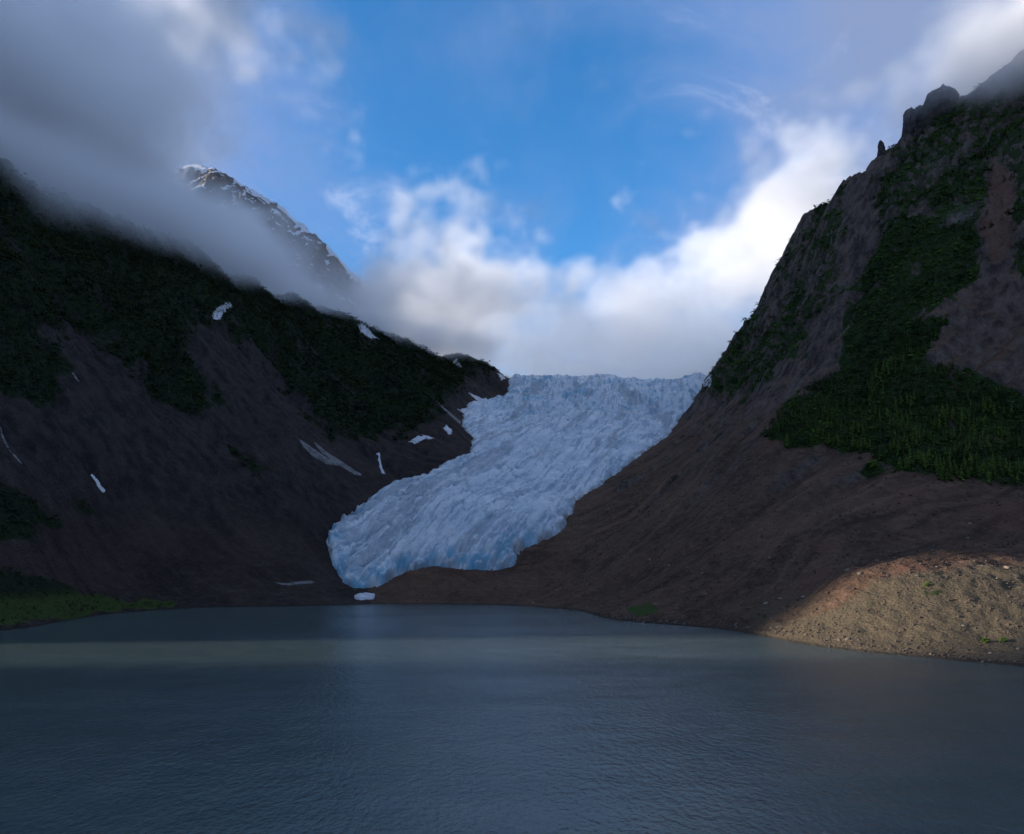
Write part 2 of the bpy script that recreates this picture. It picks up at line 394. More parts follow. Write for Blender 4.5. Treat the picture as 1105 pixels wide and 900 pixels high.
VEGP = [  # photo outlines of the green areas
 ([(-300,-100),(-300,470),(0,420),(60,440),(75,395),(40,350),(90,350),(140,400),(175,440),(215,455),(235,430),(205,380),(215,340),(270,370),(330,440),(360,470),(400,475),(445,470),(470,450),(505,405),(560,398),(400,330),(200,200),(0,100)], 10, 14, .95),
 ([(330,360),(400,375),(480,395),(500,420),(470,450),(440,465),(380,440),(330,400)], 10, 8, .55),
 ([(-300,560),(0,525),(40,535),(62,565),(30,580),(-300,600)], 5, 9, .9),
 ([(-300,640),(0,612),(60,628),(110,645),(188,650),(150,658),(60,668),(-300,720)], 4, 5, 1),
 ([(70,520),(120,560),(100,560),(75,545)], 4, 7, .6),
 ([(245,480),(305,510),(290,520),(255,500)], 4, 7, .6),
 ([(750,405),(800,345),(860,250),(905,200),(925,230),(905,300),(880,360),(830,410),(800,430),(770,430)], 8, 16, .62),
 ([(905,380),(930,290),(960,240),(1000,225),(1060,250),(1060,300),(1010,330),(980,370),(940,400),(905,420)], 8, 11, 1),
 ([(940,200),(1000,120),(1105,90),(1300,60),(1300,260),(1105,300),(1060,250),(1000,225),(950,260)], 8, 16, .72),
 ([(822,470),(845,440),(900,402),(950,378),(985,350),(1020,340),(1000,385),(1050,400),(1105,425),(1300,430),(1300,560),(1105,528),(1045,520),(960,502),(900,482),(850,480)], 6, 8, 1),
 ([(925,510),(942,498),(955,508),(940,518)], 3, 4, .8),
 ([(668,655),(700,652),(722,660),(690,664)], 2, 3, .9),
 ([(985,632),(1003,626),(1020,640),(1000,646)], 3, 4, .55),
]
veg = np.zeros_like(TX)
for k, (poly, soft, nz, a) in enumerate(VEGP): veg = np.maximum(veg, pmask(poly, soft, nz, k)*a)
bare = pmask([(1068,165),(1095,190),(1090,260),(1075,290),(1060,250)], 5, 7, 40)
veg = veg*(1-bare)
red = np.maximum(bare*.6, pmask([(1000,310),(1105,300),(1300,320),(1300,420),(1105,410),(1040,380),(1010,370)], 10, 10, 41)*.12)
red = np.maximum(red, .2*pmask([(405,640),(415,622),(450,614),(540,617),(600,600),(640,640),(600,655),(410,650)], 5, 4, 49))
red = np.maximum(red, pmask([(820,455),(850,425),(842,480),(820,485)], 4, 5, 43)*.4)
red = np.maximum(red, .8*sst(.0, .5, fbm(TX/60, TY/60, 45, 4))*sst(900, 650, TY)*sst(6, 25, TZ))
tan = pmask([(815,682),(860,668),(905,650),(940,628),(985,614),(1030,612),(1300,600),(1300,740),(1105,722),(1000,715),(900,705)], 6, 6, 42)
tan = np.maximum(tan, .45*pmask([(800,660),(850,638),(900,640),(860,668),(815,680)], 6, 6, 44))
dzx, dzy = np.gradient(TZ, gx, gy)
slope = np.hypot(dzx, dzy)
cliff = sst(.75, 1.25, slope+.25*fbm(TX/25, TY/25, 46, 3))*sst(60, 160, TZ)
veg = veg*(1-.30*sst(.0, .3, fbm(TX/40+9, TY/40, 613, 5, .62))*(TX < 0)*sst(25, 120, TZ))
veg = veg*(1-.35*sst(1.5, 2.5, slope))*(1-.55*sst(.12, .42, fbm(TX/75, TY/75, 611, 5, .6))*sst(25, 120, TZ))
splitx = np.interp(TY, [-800, 900, 1095, 1130, 1370, 1560, 1800, 2600, 3500], [-160, -160, -205, -180, 0, 80, 180, 300, 300])
rt_ = sst(-100, 100, TX-(0.28*(TY-900))); wv = fbm(TX/260, TY/260, 31, 3)*70
rill = fbm((TY*.9-TX*.43+wv)/17, TZ/210, 161, 5, .62)*rt_+fbm((TY*.93+TX*.36+wv)/20, TZ/230, 162, 5, .62)*(1-rt_)
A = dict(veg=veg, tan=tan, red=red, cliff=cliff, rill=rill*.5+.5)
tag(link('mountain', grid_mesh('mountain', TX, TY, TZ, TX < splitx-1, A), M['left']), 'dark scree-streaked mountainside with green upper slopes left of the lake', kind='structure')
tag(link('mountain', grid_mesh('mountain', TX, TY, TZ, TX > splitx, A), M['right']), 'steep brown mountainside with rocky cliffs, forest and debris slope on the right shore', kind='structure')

# ------------------------------------------------------------------ glacier
t = NT('glacier_ice'); p = t.pos()
fs = t.attr('fs'); ft = t.attr('ft'); cv = t.attr('crev')
cmb = t.n('ShaderNodeCombineXYZ'); t.set(cmb.inputs[0], fs); t.set(cmb.inputs[1], t.math('MULTIPLY', ft, .09))
st1 = t.noise(cmb.outputs[0], .11, 6, .68, .4)
cmb2 = t.n('ShaderNodeCombineXYZ'); t.set(cmb2.inputs[0], fs); t.set(cmb2.inputs[1], t.math('MULTIPLY', ft, .3))
st2 = t.noise(cmb2.outputs[0], .35, 5, .7)
na = t.noise(p, .02, 6, .6); nb = t.noise(p, .25, 6, .7)
ice = t.mix(t.ramp(na, .35, .65), (.62,.70,.76), (.84,.87,.89))
ice = t.mix(t.math('MULTIPLY', t.ramp(st1, .48, .60), .75), ice, (.28,.38,.48))
ice = t.mix(t.math('MULTIPLY', t.ramp(st2, .54, .70), .45), ice, (.26,.27,.29))
cmb3 = t.n('ShaderNodeCombineXYZ'); t.set(cmb3.inputs[0], fs); t.set(cmb3.inputs[1], t.math('MULTIPLY', ft, .12))
st3 = t.noise(cmb3.outputs[0], .022, 5, .6, .8); nc = t.noise(p, .07, 6, .72)
ice = t.mix(t.math('MULTIPLY', t.ramp(st3, .52, .60), .6), ice, (.26,.31,.37))
ice = t.mix(t.math('MULTIPLY', t.ramp(nc, .54, .66), .35), ice, (.25,.34,.44))
ice = t.mix(t.math('MULTIPLY', t.ramp(nc, .46, .34), .6), ice, (.86,.87,.88))
ice = t.mix(t.math('MULTIPLY', t.ramp(nb, .5, .7), .22), ice, (.80,.84,.88))
ice = t.mix(t.math('MULTIPLY', t.ramp(cv, .55, .95), .72), ice, (.12,.26,.36))
ice = t.mix(t.attr('blue'), ice, (.12,.40,.58))
ice = t.mix(t.attr('dirt'), ice, (.22,.18,.15))
nm = t.bump(t.math('ADD', t.math('MULTIPLY', nb, 1.6), t.math('MULTIPLY', st2, 2.2)), 1.0, 1.6)
M['ice'] = t.bsdf(ice, .55, nm, .35)
ix = axis([(-330,560,2.1), (560,820,3.0)]); iy = axis([(1080,1500,1.9), (1500,2100,2.6), (2100,2700,3.6), (2700,3300,16)])
IX, IY = np.meshgrid(ix, iy, indexing='ij')
IZ, IG, IS, IT, IC, IL = glacier_z(IX, IY, True)
dx_, dy_ = np.gradient(IZ, ix, iy); isl = np.hypot(dx_, dy_)
IPX, IPY = pix(IX, IY, IZ)
blue = sst(.9, 1.9, isl)*sst(30, 5, IG)*sst(.0, .4, fbm(IX/18, IY/18, 261, 3)+.25)*sst(260, 120, IT)
blue = np.maximum(blue, .75*sst(.0, .35, fbm(IX/70, IY/60, 262, 4))*sst(.6, 1.5, isl)*sst(700, 950, IT))
dirt = sst(10, 1, IG)*.75*sst(-.25, .35, fbm(IX/20, IY/20, 263, 4))
tag(link('glacier', grid_mesh('glacier', IX, IY, IZ, (IG > -9), dict(fs=IS, ft=IT, crev=IC, blue=blue*.85, dirt=dirt)), M['ice']),
    'pale blue crevassed glacier winding down the gap between the two mountains to the lake', 'glacier')

# ------------------------------------------------------------------ far peak
RP = np.array([(*at(-150,205,4200),), (*at(60,215,4000),), (*at(150,200,3900),), (*at(208,176,3850),), (*at(232,181,3800),), (*at(262,198,3760),), (*at(290,214,3700),), (*at(325,240,3650),), (*at(350,262,3600),), (*at(378,290,3560),), (*at(420,335,3500),), (*at(520,395,3450),), (*at(560,412,3420),), (*at(640,440,3400),), (*at(760,470,3400),)])
fx_ = np.arange(-2900, 300, 9.); fy_ = np.arange(2950, 4800, 11.)
FX, FY = np.meshgrid(fx_, fy_, indexing='ij')
rz = np.interp(FX, RP[:,0], RP[:,2]); ry = np.interp(FX, RP[:,0], RP[:,1])+fbm(FX/160, FX*0, 401, 4)*60
dd = FY-ry
FZ = rz-np.abs(dd)*np.where(dd < 0, 1.05, .6)
rr = ridged(FX/230, FY/300, 411, 6, .58)-.3; FZ = FZ+rr*95*sst(0, 130, np.abs(dd))+fbm(FX/45, FY/45, 421, 5, .62)*26
gfx, gfy = np.gradient(FZ, fx_, fy_)
snow = sst(.1, .5, fbm(FX/90, FY/90, 431, 4)+.32*sst(1.25, .6, np.hypot(gfx, gfy))+.20)*sst(1.5, 1.1, np.hypot(gfx, gfy))
snow = np.maximum(snow, sst(20, 8, np.abs(dd+6))*sst(-.1, .15, fbm(FX/120, FY*0, 433, 3)+.12))
t = NT('peak_rock'); p = t.pos(); n = t.noise(t.mapv(p, (1,1,.4)), .02, 8, .65)
cr = t.mix(t.ramp(n, .38, .62), (.10,.088,.08), (.22,.185,.155))
cr = t.mix(t.ramp(t.attr('snow'), .35, .6), cr, (.75,.76,.80))
M['peak'] = t.bsdf(cr, .9, t.bump(t.noise(p, .05, 7, .7), 1, 14), .2)
tag(link('mountain', grid_mesh('mountain', FX, FY, FZ, None, dict(snow=snow)), M['peak']), 'distant rocky summit with snow on its ridge rising out of the cloud', kind='structure')

# ------------------------------------------------------------------ lake
t = NT('lake_water'); p = t.pos()
pa = t.mapv(p, (1,.62,1), (0,0,R(38))); pb = t.mapv(p, (1,.5,1), (0,0,R(-22)))
w1 = t.noise(pa, .46, 3, .55, .25); w2 = t.noise(pb, 1.15, 3, .6, .2); w3 = t.noise(p, .05, 3, .5); w4 = t.noise(p, 2.2, 2, .5)
gust = t.ramp(t.noise(t.mapv(p, (.35,1,1)), .012, 3, .5), .35, .7)
h = t.math('ADD', t.math('ADD', t.math('MULTIPLY', w1, 1.3), t.math('MULTIPLY', w2, .55)), t.math('ADD', t.math('MULTIPLY', w3, 1.5), t.math('MULTIPLY', w4, .10)))
h = t.math('MULTIPLY', h, t.math('ADD', .6, t.math('MULTIPLY', gust, .55)))
M['water'] = t.bsdf(t.mix(t.ramp(w3, .3, .7), (.062,.090,.092), (.076,.104,.100)), .14, t.bump(h, .9, .55), .5, IOR=1.33)
wx = np.linspace(-2600, 2600, 60); wy = np.linspace(-1500, 1250, 60); WX, WY = np.meshgrid(wx, wy, indexing='ij')
tag(link('lake', grid_mesh('lake', WX, WY, WX*0), M['water']), 'still turbid grey-green glacial lake with small wind ripples', kind='structure')

# ================================================================== things on the slopes
import random
rnd = random.Random(5)
def soft_mat(name, a, b, scale, rough=.9, bump=(1,.3), c=None, spec=.2, per_object=0):
    t = NT(name); p = t.pos(); n = t.noise(p, scale, 5, .65); n_ = t.noise(p, scale*6, 3, .6)
    k = t.mix(t.ramp(n, .35, .65), a, b)
    if c: k = t.mix(t.ramp(n_, .55, .72), k, c)
    if per_object:
        oi = t.n('ShaderNodeObjectInfo'); k = t.mix(t.math('MULTIPLY', oi.outputs['Random'], per_object), k, tuple(x*2.1 for x in b))
    return t.bsdf(k, rough, t.bump(n_, *bump), spec)
M['snow'] = soft_mat('old_snow', (.46,.46,.48), (.66,.66,.68), .12, .6, (1,.4), (.28,.26,.25))
M['dirty_snow'] = soft_mat('gully_snow', (.10,.095,.095), (.22,.205,.20), .12, .8, (1,.4), (.12,.10,.10))
M['needle'] = soft_mat('conifer_needles', (.050,.092,.020), (.105,.155,.030), .35, .9, (1,.3), (.008,.016,.008), .1, .35)
M['needle_mass'] = soft_mat('conifer_needles_mass', (.024,.045,.014), (.085,.125,.026), .03, .9, (1,.3), (.008,.016,.008), .1)
M['bark'] = soft_mat('conifer_bark', (.06,.045,.035), (.09,.07,.055), .8)
M['leaf'] = soft_mat('shrub_leaves', (.022,.048,.013), (.078,.145,.026), .012, .9, (1,.3), (.012,.022,.010), .1)
M['boulder'] = soft_mat('boulder_stone', (.10,.078,.064), (.21,.17,.138), .5, .95, (1,.25), (.08,.065,.06), .15, .4)
M['scree'] = soft_mat('scree_stone', (.060,.045,.037), (.120,.092,.074), .5, .95, (1,.25), (.05,.04,.035), .1)
M['crag'] = soft_mat('crag_stone', (.04,.036,.036), (.09,.078,.074), .12, .95, (1,1.5), (.025,.023,.024), .15)
M['melt'] = soft_mat('meltwater', (.40,.44,.48), (.62,.66,.70), .4, .3, (1,.3), None, .5)

# ---- snow patches, each draped over the ground as a slab of its own
def drape(name, poly, label, cat, group=None, mat='snow', thick=1.3, step=1.5, nz=1.5, up=.35):
    P = np.array(poly, float); cpx, cpy = P.mean(0)
    hs_ = [hit(a, b) for a, b in list(map(tuple, P))+[(cpx, cpy)]]; hs_ = [h for h in hs_ if h]
    if not hs_: print('no hit', name, poly[0]); return
    H = np.array(hs_); med = np.median(H[:,1]); H = H[np.abs(H[:,1]-med) < 260]
    x0, y0 = H[:,:2].min(0)-10; x1, y1 = H[:,:2].max(0)+10
    st = max(step, max(x1-x0, y1-y0)/260)
    X, Y = np.meshgrid(np.arange(x0, x1, st), np.arange(y0, y1, st), indexing='ij'); Z = terrain(X, Y)
    a, b = pix(X, Y, Z); sd_ = poly_sd(a, b, P)+fbm(X/7, Y/7, 77, 5, .65)*nz*2.3-.35
    if name != 'meltwater_stream' and (sd_ > 0).any():
        # one connected slab
        lab_ = sd_ > -.2; best = None; seen = np.zeros_like(lab_)
        for si in zip(*np.where(lab_)):
            if seen[si]: continue
            st_ = [si]; seen[si] = True; comp = []
            while st_:
                q_ = st_.pop(); comp.append(q_)
                for dx1 in (-1,0,1):
                    for dy1 in (-1,0,1):
                        n1_ = (q_[0]+dx1, q_[1]+dy1)
                        if 0 <= n1_[0] < lab_.shape[0] and 0 <= n1_[1] < lab_.shape[1] and lab_[n1_] and not seen[n1_]: seen[n1_] = True; st_.append(n1_)
            if best is None or len(comp) > len(best): best = comp
        k_ = np.zeros_like(lab_); k_[tuple(np.array(best).T)] = True; sd_ = np.where(k_ | ~lab_, sd_, -1.)
    if not (sd_ > 0).any(): print('empty', name, poly[0]); return
    d_ = np.clip(sd_*st, -2, 6)
    Zt = Z+np.where(sd_ > 0, up+thick*np.sqrt(np.clip(sd_/3, 0, 1)), -.8)
    keep = sd_ > -.2
    o = link(name, grid_mesh(name, X, Y, Zt, keep), M[mat]); tag(o, label, cat, group); return o
SP = 'old snow patches on the mountainsides'
for poly, lab in [
 ([(229,339),(235,331),(243,326),(252,329),(244,335),(238,345),(230,345)], 'forked white snow patch high on the dark left slope below the cloud'),
 ([(386,349),(394,350),(400,357),(409,366),(397,364),(388,358)], 'white snow patch right under the cloud on the upper green ridge'),
 ([(487,389),(493,388),(500,396),(494,397)], 'small slanting snow patch near the right end of the green ridge'),
 ([(455,376),(460,376),(465,383),(459,384)], 'tiny snow patch just below the cloud edge above the green slope'),
 ([(536,403),(541,403),(546,409),(541,410)], 'small snow patch at the tip of the ridge beside the glacier head'),
 ([(506,424),(516,428),(530,432),(547,429),(546,435),(532,439),(519,437)], 'curved white snow bank along the left edge of the upper glacier'),
 ([(494,442),(505,440),(522,444),(503,448)], 'thin white snow tongue touching the glacier edge below the curved bank'),
 ([(441,477),(449,471),(457,469),(468,473),(456,475),(447,479)], 'arched white snow streak on the dark rock left of the glacier bend'),
 ([(478,462),(482,458),(489,466),(485,470)], 'small snow fleck in the gully above the glacier bend'),
 ([(97,511),(101,512),(108,521),(115,531),(110,531),(103,521)], 'small broken snow streak low on the far left scree'),
 ([(735,413),(742,408),(752,406),(767,405),(768,416),(752,417)], 'white snowfield on the low hill right of the glacier head')]:
    drape('snow_patch', poly, lab, 'snow patch', SP)
for poly, lab in [
 ([(322,473),(333,480),(346,489),(358,497),(367,503),(352,501),(338,493),(326,481)], 'wide dusty snow streak, the left one of the parallel pair on the scree'),
 ([(337,475),(352,487),(372,500),(393,514),(384,513),(360,499),(345,487)], 'long thin dusty snow streak, the right one of the parallel pair on the scree'),
 ([(282,627),(310,629.5),(330,627),(347,628),(330,630.5),(308,632)], 'thin pale line of snow lying along the far shore left of the glacier foot'),
 ([(75,399),(79,402),(87,412),(84,413)], 'faint short snow streak on the reddish scree at far left')]:
    drape('snow_streak', poly, lab, 'snow streak', 'dusty snow streaks in the scree gullies', 'dirty_snow', 1.0, 1.4, .35, .7)
drape('ice_raft', [(381,644.5),(387,641),(396,640.5),(405,642),(403,647),(392,648),(384,647)], 'flat white slab of fallen ice at the foot of the glacier by the water', 'ice slab', None, 'snow', 3.0, .8, .5, 1.0)
for poly, lab in [([(406,489),(410,488),(411,497),(413,505),(416,512),(412,511),(409,503),(408,495)], 'thin pale meltwater stream falling down the dark rock left of the glacier'),
                  ([(498,455),(497,459),(488,451),(470,434),(462,425),(472,433),(489,448)], 'faint pale rill crossing the green slope down to the glacier edge'),
                  ([(0,458),(3,468),(10,484),(20,495),(26,502),(24,502),(14,492),(5,480),(0,466)], 'faint grey stream bed winding down the dark gully at the left edge')]:
    drape('meltwater_stream', poly, lab, 'stream', 'streams on the left slope', 'dirty_snow' if 'faint' in lab else 'melt', .5, 1.4, .25, .7)

# ---- conifers
def conifer_data(seed, slim=1.0, tiers=9, blades=8):
    r = np.random.default_rng(seed); V = []; F = []; mi = []
    # unit height 1; trunk
    k = 5
    lean = r.uniform(-.03, .03, 2)
    for j, (zz, rr) in enumerate([(-.04,.022),(.3,.016),(.7,.009),(.985,.002)]):
        for a in range(k): V.append((math.cos(a*2*math.pi/k)*rr+lean[0]*zz, math.sin(a*2*math.pi/k)*rr+lean[1]*zz, zz))
    for j in range(3):
        for a in range(k):
            F.append((j*k+a, j*k+(a+1)%k, (j+1)*k+(a+1)%k)); F.append((j*k+a, (j+1)*k+(a+1)%k, (j+1)*k+a)); mi += [1, 1]
    for i in range(tiers):
        f = i/(tiers-1); zc = .12+.83*f**.92+r.uniform(-.012,.012)
        rad = (.215*(1-f)**.85+.018)*slim
        for b in range(blades):
            a = 2*math.pi*(b+r.uniform(-.35,.35))/blades+i*1.3; L = rad*r.uniform(.6, 1.2)
            if r.random() < .12: continue
            hw = L*r.uniform(.30,.46)+.008; dr = L*r.uniform(.25,.6)
            cx, cy_ = lean[0]*zc, lean[1]*zc; ca, sa = math.cos(a), math.sin(a); n0 = len(V)
            V.append((cx, cy_, zc+.045)); 
            V.append((cx+ca*L*.6-sa*hw, cy_+sa*L*.6+ca*hw, zc-dr*.7)); V.append((cx+ca*L, cy_+sa*L, zc-dr*.8)); V.append((cx+ca*L*.6+sa*hw, cy_+sa*L*.6-ca*hw, zc-dr*.7))
            V.append((cx+ca*L*.55, cy_+sa*L*.55, zc-dr*.25))
            F += [(n0,n0+1,n0+4),(n0+1,n0+2,n0+4),(n0+2,n0+3,n0+4),(n0+3,n0,n0+4)]; mi += [0]*4
    return np.array(V), np.array(F), np.array(mi)
CON = [conifer_data(60+i, sl, ti, bl) for i, (sl, ti, bl) in enumerate([(1,10,8),(.75,11,7),(1.3,9,8),(.9,9,7),(1.1,11,8)])]
CONS = [conifer_data(90+i, sl, 6, 5) for i, sl in enumerate([1,.75,1.35])]
def conifer_mesh(d):
    V, F, mi = d; o_ = []
    for k_, nm_, mt_ in ((0, 'crown', 'needle'), (1, 'trunk', 'bark')):
        f_ = F[mi == k_]; u_ = np.unique(f_); re_ = np.full(len(V), -1); re_[u_] = np.arange(len(u_))
        me = mesh_np(nm_, V[u_], re_[f_], False); me.materials.append(M[mt_]); o_.append((nm_, me))
    return o_
CM = [conifer_mesh(d) for d in CON]
def scatter(poly, n, seed, soft=0, nz=10, ymin=380, ymax=2600, dens=None):
    """ground points whose place in the photo is inside poly"""
    P = np.array(poly, float); r = np.random.default_rng(seed)
    hs_ = [hit(a, b) for a, b in list(map(tuple, P))]; H = np.array([h for h in hs_ if h])
    x0, y0 = H[:,:2].min(0)-30; x1, y1 = H[:,:2].max(0)+30
    out = []; got = 0; tries = 0
    while got < n and tries < 25:
        X = r.uniform(x0, x1, 12000); Y = r.uniform(y0, y1, 12000); Z = terrain(X, Y); a, b = pix(X, Y, Z)
        sd_ = poly_sd(a, b, P)+fbm(X/28, Y/28, seed, 4, .6)*nz*2
        m = (sd_ > soft) & (gsd(X, Y) < -3) & (Z > .5)
        if dens is not None: m &= r.random(len(X)) < dens(X, Y)
        out.append(np.stack([X, Y, Z], -1)[m]); got += int(m.sum()); tries += 1
    return np.concatenate(out)[:n] if out else np.zeros((0,3))
FOREST = [(822,470),(845,440),(900,402),(950,378),(985,352),(1020,345),(1000,388),(1050,405),(1105,428),(1250,435),(1250,560),(1105,530),(1045,522),(960,504),(900,484),(850,480)]
T = scatter(FOREST, 3300, 501, 0, 8, dens=lambda x, y: sst(-.25, .1, fbm(x/34, y/34, 502, 4))*.8+.2)
hgt = np.random.default_rng(7).uniform(7.5, 17, len(T))*(.8+.35*fbm(T[:,0]/50, T[:,1]/50, 503, 3))
extra = []
for poly, n_, h0, h1, sd0 in [([(745,400),(800,345),(862,250),(900,235),(880,330),(830,410),(800,430),(770,430)], 420, 5, 11, 511),
        ([(940,205),(1000,128),(1105,100),(1200,90),(1200,250),(1105,280),(1060,240),(1000,215),(950,250)], 420, 5, 12, 512),
        ([(0,200),(60,218),(120,246),(190,270),(270,305),(350,350),(350,375),(270,350),(200,330),(100,300),(0,270)], 800, 6, 14, 513),
        ([(0,270),(100,300),(200,330),(215,430),(175,440),(90,360),(0,400)], 420, 5, 11, 514),
        ([(905,380),(930,290),(960,240),(1000,225),(1060,250),(1060,300),(1010,330),(980,370),(940,400),(905,420)], 160, 4, 8, 515),
        ([(150,244),(185,258),(225,276),(272,302),(272,309),(225,286),(185,270),(150,258)], 95, 9, 16, 517), ([(748,420),(775,392),(800,368),(830,342),(838,346),(800,380),(765,410)], 60, 8, 14, 518), ([(250,350),(400,385),(480,400),(460,450),(400,465),(300,400)], 260, 3.5, 7, 516)]:
    q = scatter(poly, n_, sd0, 0, 1 if n_ < 100 else 9); extra.append((q, np.random.default_rng(sd0).uniform(h0, h1, len(q))))
allT = np.concatenate([T]+[q for q, _ in extra]); allH = np.concatenate([hgt]+[h for _, h in extra])
isF = np.concatenate([np.ones(len(T), bool)]+[np.zeros(len(q), bool) for q, _ in extra])
a_, b_ = pix(allT[:,0], allT[:,1], allT[:,2])
inframe = (a_ > 2) & (a_ < 1103) & isF
score = np.where(inframe, allH/allT[:,1], 0); order = np.argsort(-score); near = order[:290]; rest = np.setdiff1d(np.arange(len(allT)), near)
for k, i in enumerate(near):
    o = bpy.data.objects.new('conifer_tree', None); col.objects.link(o); o.empty_display_size = .5
    for nm_, me in CM[k % len(CM)]: link(nm_, me, None, o)
    o.location = (allT[i,0], allT[i,1], allT[i,2]-.25); h_ = allH[i]; w_ = h_*rnd.uniform(.95, 1.4); o.scale = (w_, w_, h_); o.rotation_euler = (0,0,rnd.uniform(0,6.28))
    tag(o, 'small dark conifer among many in the forest wedge on the right slope', 'tree', 'conifers of the forest on the right slope')
def merge_mass(name, pts, sc_xy, sc_z, datas, mats, label, seed, smooth=False, tilt=0):
    r = np.random.default_rng(seed); VV = []; FF = []; MI = []; off = 0
    which = r.integers(0, len(datas), len(pts)); ang = r.uniform(0, 6.28, len(pts))
    for d in range(len(datas)):
        V, F, mi = datas[d]; ids = np.where(which == d)[0]
        if len(ids) == 0: continue
        ca = np.cos(ang[ids])[:,None]; sa = np.sin(ang[ids])[:,None]
        X = (V[None,:,0]*ca-V[None,:,1]*sa)*sc_xy[ids][:,None]+pts[ids,0][:,None]
        Y = (V[None,:,0]*sa+V[None,:,1]*ca)*sc_xy[ids][:,None]+pts[ids,1][:,None]
        Z = V[None,:,2]*sc_z[ids][:,None]+pts[ids,2][:,None]
        VV.append(np.stack([X,Y,Z],-1).reshape(-1,3)); FF.append((F[None]+(np.arange(len(ids))*len(V))[:,None,None]+off).reshape(-1,3)); MI.append(np.tile(mi, len(ids))); off += len(ids)*len(V)
    me = mesh_np(name, np.concatenate(VV), np.concatenate(FF), smooth)
    o = link(name, me, mats); me.polygons.foreach_set('material_index', np.concatenate(MI).astype(np.int32)); tag(o, label, kind='stuff'); return o
rr_ = np.random.default_rng(8)
merge_mass('conifer_woods', allT[rest]-np.array([0,0,.25]), allH[rest]*rr_.uniform(.9,1.3,len(rest)), allH[rest], CONS, [M['needle_mass'], M['bark']], 'dark conifer woods covering the upper slopes of both mountains', 9)

# ---- low scrub: loose tufts of leaf faces
def tuft_data(seed, n=9):
    r = np.random.default_rng(seed); V = []; F = []
    for i in range(n):
        c_ = np.array([r.normal(0,.33), r.normal(0,.33), abs(r.normal(.28,.2))]); n0 = len(V)
        for k in range(3): V.append(c_+r.normal(0,.26,3)*np.array([1,1,.8]))
        F.append((n0,n0+1,n0+2))
    return np.array(V), np.array(F), np.zeros(n, int)
vegn = veg+0
def attr_at(x, y, Aarr):
    i = np.clip(np.searchsorted(gx, x), 0, len(gx)-1); j = np.clip(np.searchsorted(gy, y), 0, len(gy)-1); return Aarr[i, j]
r = np.random.default_rng(33); SC = []; 
for (x0,x1,y0,y1,n_) in [(-800,-150,550,1250,60000),(-800,0,1250,2500,90000),(150,760,600,1250,60000),(380,900,1250,1950,50000)]:
    X = r.uniform(x0,x1,n_); Y = r.uniform(y0,y1,n_); v = attr_at(X, Y, veg)+.35*fbm(X/25, Y/25, 601, 4)
    m = (r.random(n_) < sst(.35,.8,v)) & (gsd(X, Y) < -6); X, Y = X[m], Y[m]; SC.append(np.stack([X, Y, terrain(X, Y)], -1))
SC = np.concatenate(SC); a_, b_ = pix(SC[:,0], SC[:,1], SC[:,2]); SC = SC[(a_ > -120) & (a_ < 1230) & (SC[:,2] > .8)]
print('scrub', len(SC)); sz = (r.uniform(1.0, 3.0, len(SC))+4.5*r.random(len(SC))**9)*(.7+SC[:,1]/1600)
low = (SC[:,1] < 950) & (SC[:,0] < -100) & (SC[:,2] < 40); sz[low] *= .5
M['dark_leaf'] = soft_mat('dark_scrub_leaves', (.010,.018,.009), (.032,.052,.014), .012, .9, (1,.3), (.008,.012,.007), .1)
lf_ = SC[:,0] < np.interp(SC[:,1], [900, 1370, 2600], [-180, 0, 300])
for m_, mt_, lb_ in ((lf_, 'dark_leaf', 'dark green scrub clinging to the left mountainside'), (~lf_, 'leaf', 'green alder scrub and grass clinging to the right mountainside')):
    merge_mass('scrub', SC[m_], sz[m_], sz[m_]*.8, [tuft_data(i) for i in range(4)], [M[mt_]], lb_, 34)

# ---- stones
def stone_data(seed, sub=0):
    import bmesh
    b = bmesh.new(); bmesh.ops.create_icosphere(b, subdivisions=1+sub, radius=.5); r = np.random.default_rng(seed)
    V = np.array([v.co[:] for v in b.verts]); F = np.array([[v.index for v in f.verts] for f in b.faces]); b.free()
    for _ in range(7+4*sub):                       # cut by random planes: facets
        n_ = r.normal(0,1,3); n_ /= np.linalg.norm(n_); h = r.uniform(.24,.42); d_ = V@n_; V = V-np.clip(d_-h, 0, None)[:,None]*n_[None]
    V = V+r.normal(0,.018,V.shape); V = V*np.array([r.uniform(.9,1.5), r.uniform(.8,1.2), r.uniform(.6,.95)])
    V[:,2] += .12
    return V, F, np.zeros(len(F), int)
SD = [stone_data(700+i, 1) for i in range(6)]; SDl = [stone_data(720+i, 0) for i in range(5)]
SM = []
for d in SD:
    me = mesh_np('boulder', d[0], d[1], False); me.materials.append(M['boulder']); SM.append(me)
def along_shore(n, seed, spread):
    r = np.random.default_rng(seed); P = np.array(SH)[-14:, :2]; seg = np.hypot(*np.diff(P, axis=0).T); cs = np.r_[0, np.cumsum(seg)]
    u = r.uniform(0, cs[-1], n); x = np.interp(u, cs, P[:,0]); y = np.interp(u, cs, P[:,1]); k = np.abs(r.normal(0, spread, n))
    return np.stack([x+k*.75, y+k*.65], -1)
P1 = along_shore(170, 801, 4); P2 = scatter([(815,680),(900,650),(1000,615),(1105,625),(1105,712),(1000,706),(900,694)], 60, 802)[:,:2]; P3 = scatter([(560,650),(700,600),(900,600),(1100,560),(1100,620),(950,625),(800,670),(640,664)], 130, 803)[:,:2]
rb = np.random.default_rng(804); groups = [(P1, (.8,3.2), 'brown boulder among many along the water edge of the right shore', 'boulders along the right shore'), (P2, (.5,1.5), 'pale stone lying among others on the sunlit mound', 'stones on the sunlit mound'), (P3, (1.3,4.6), 'dark boulder lying among others on the shaded debris slope', 'boulders on the shaded debris slope')]
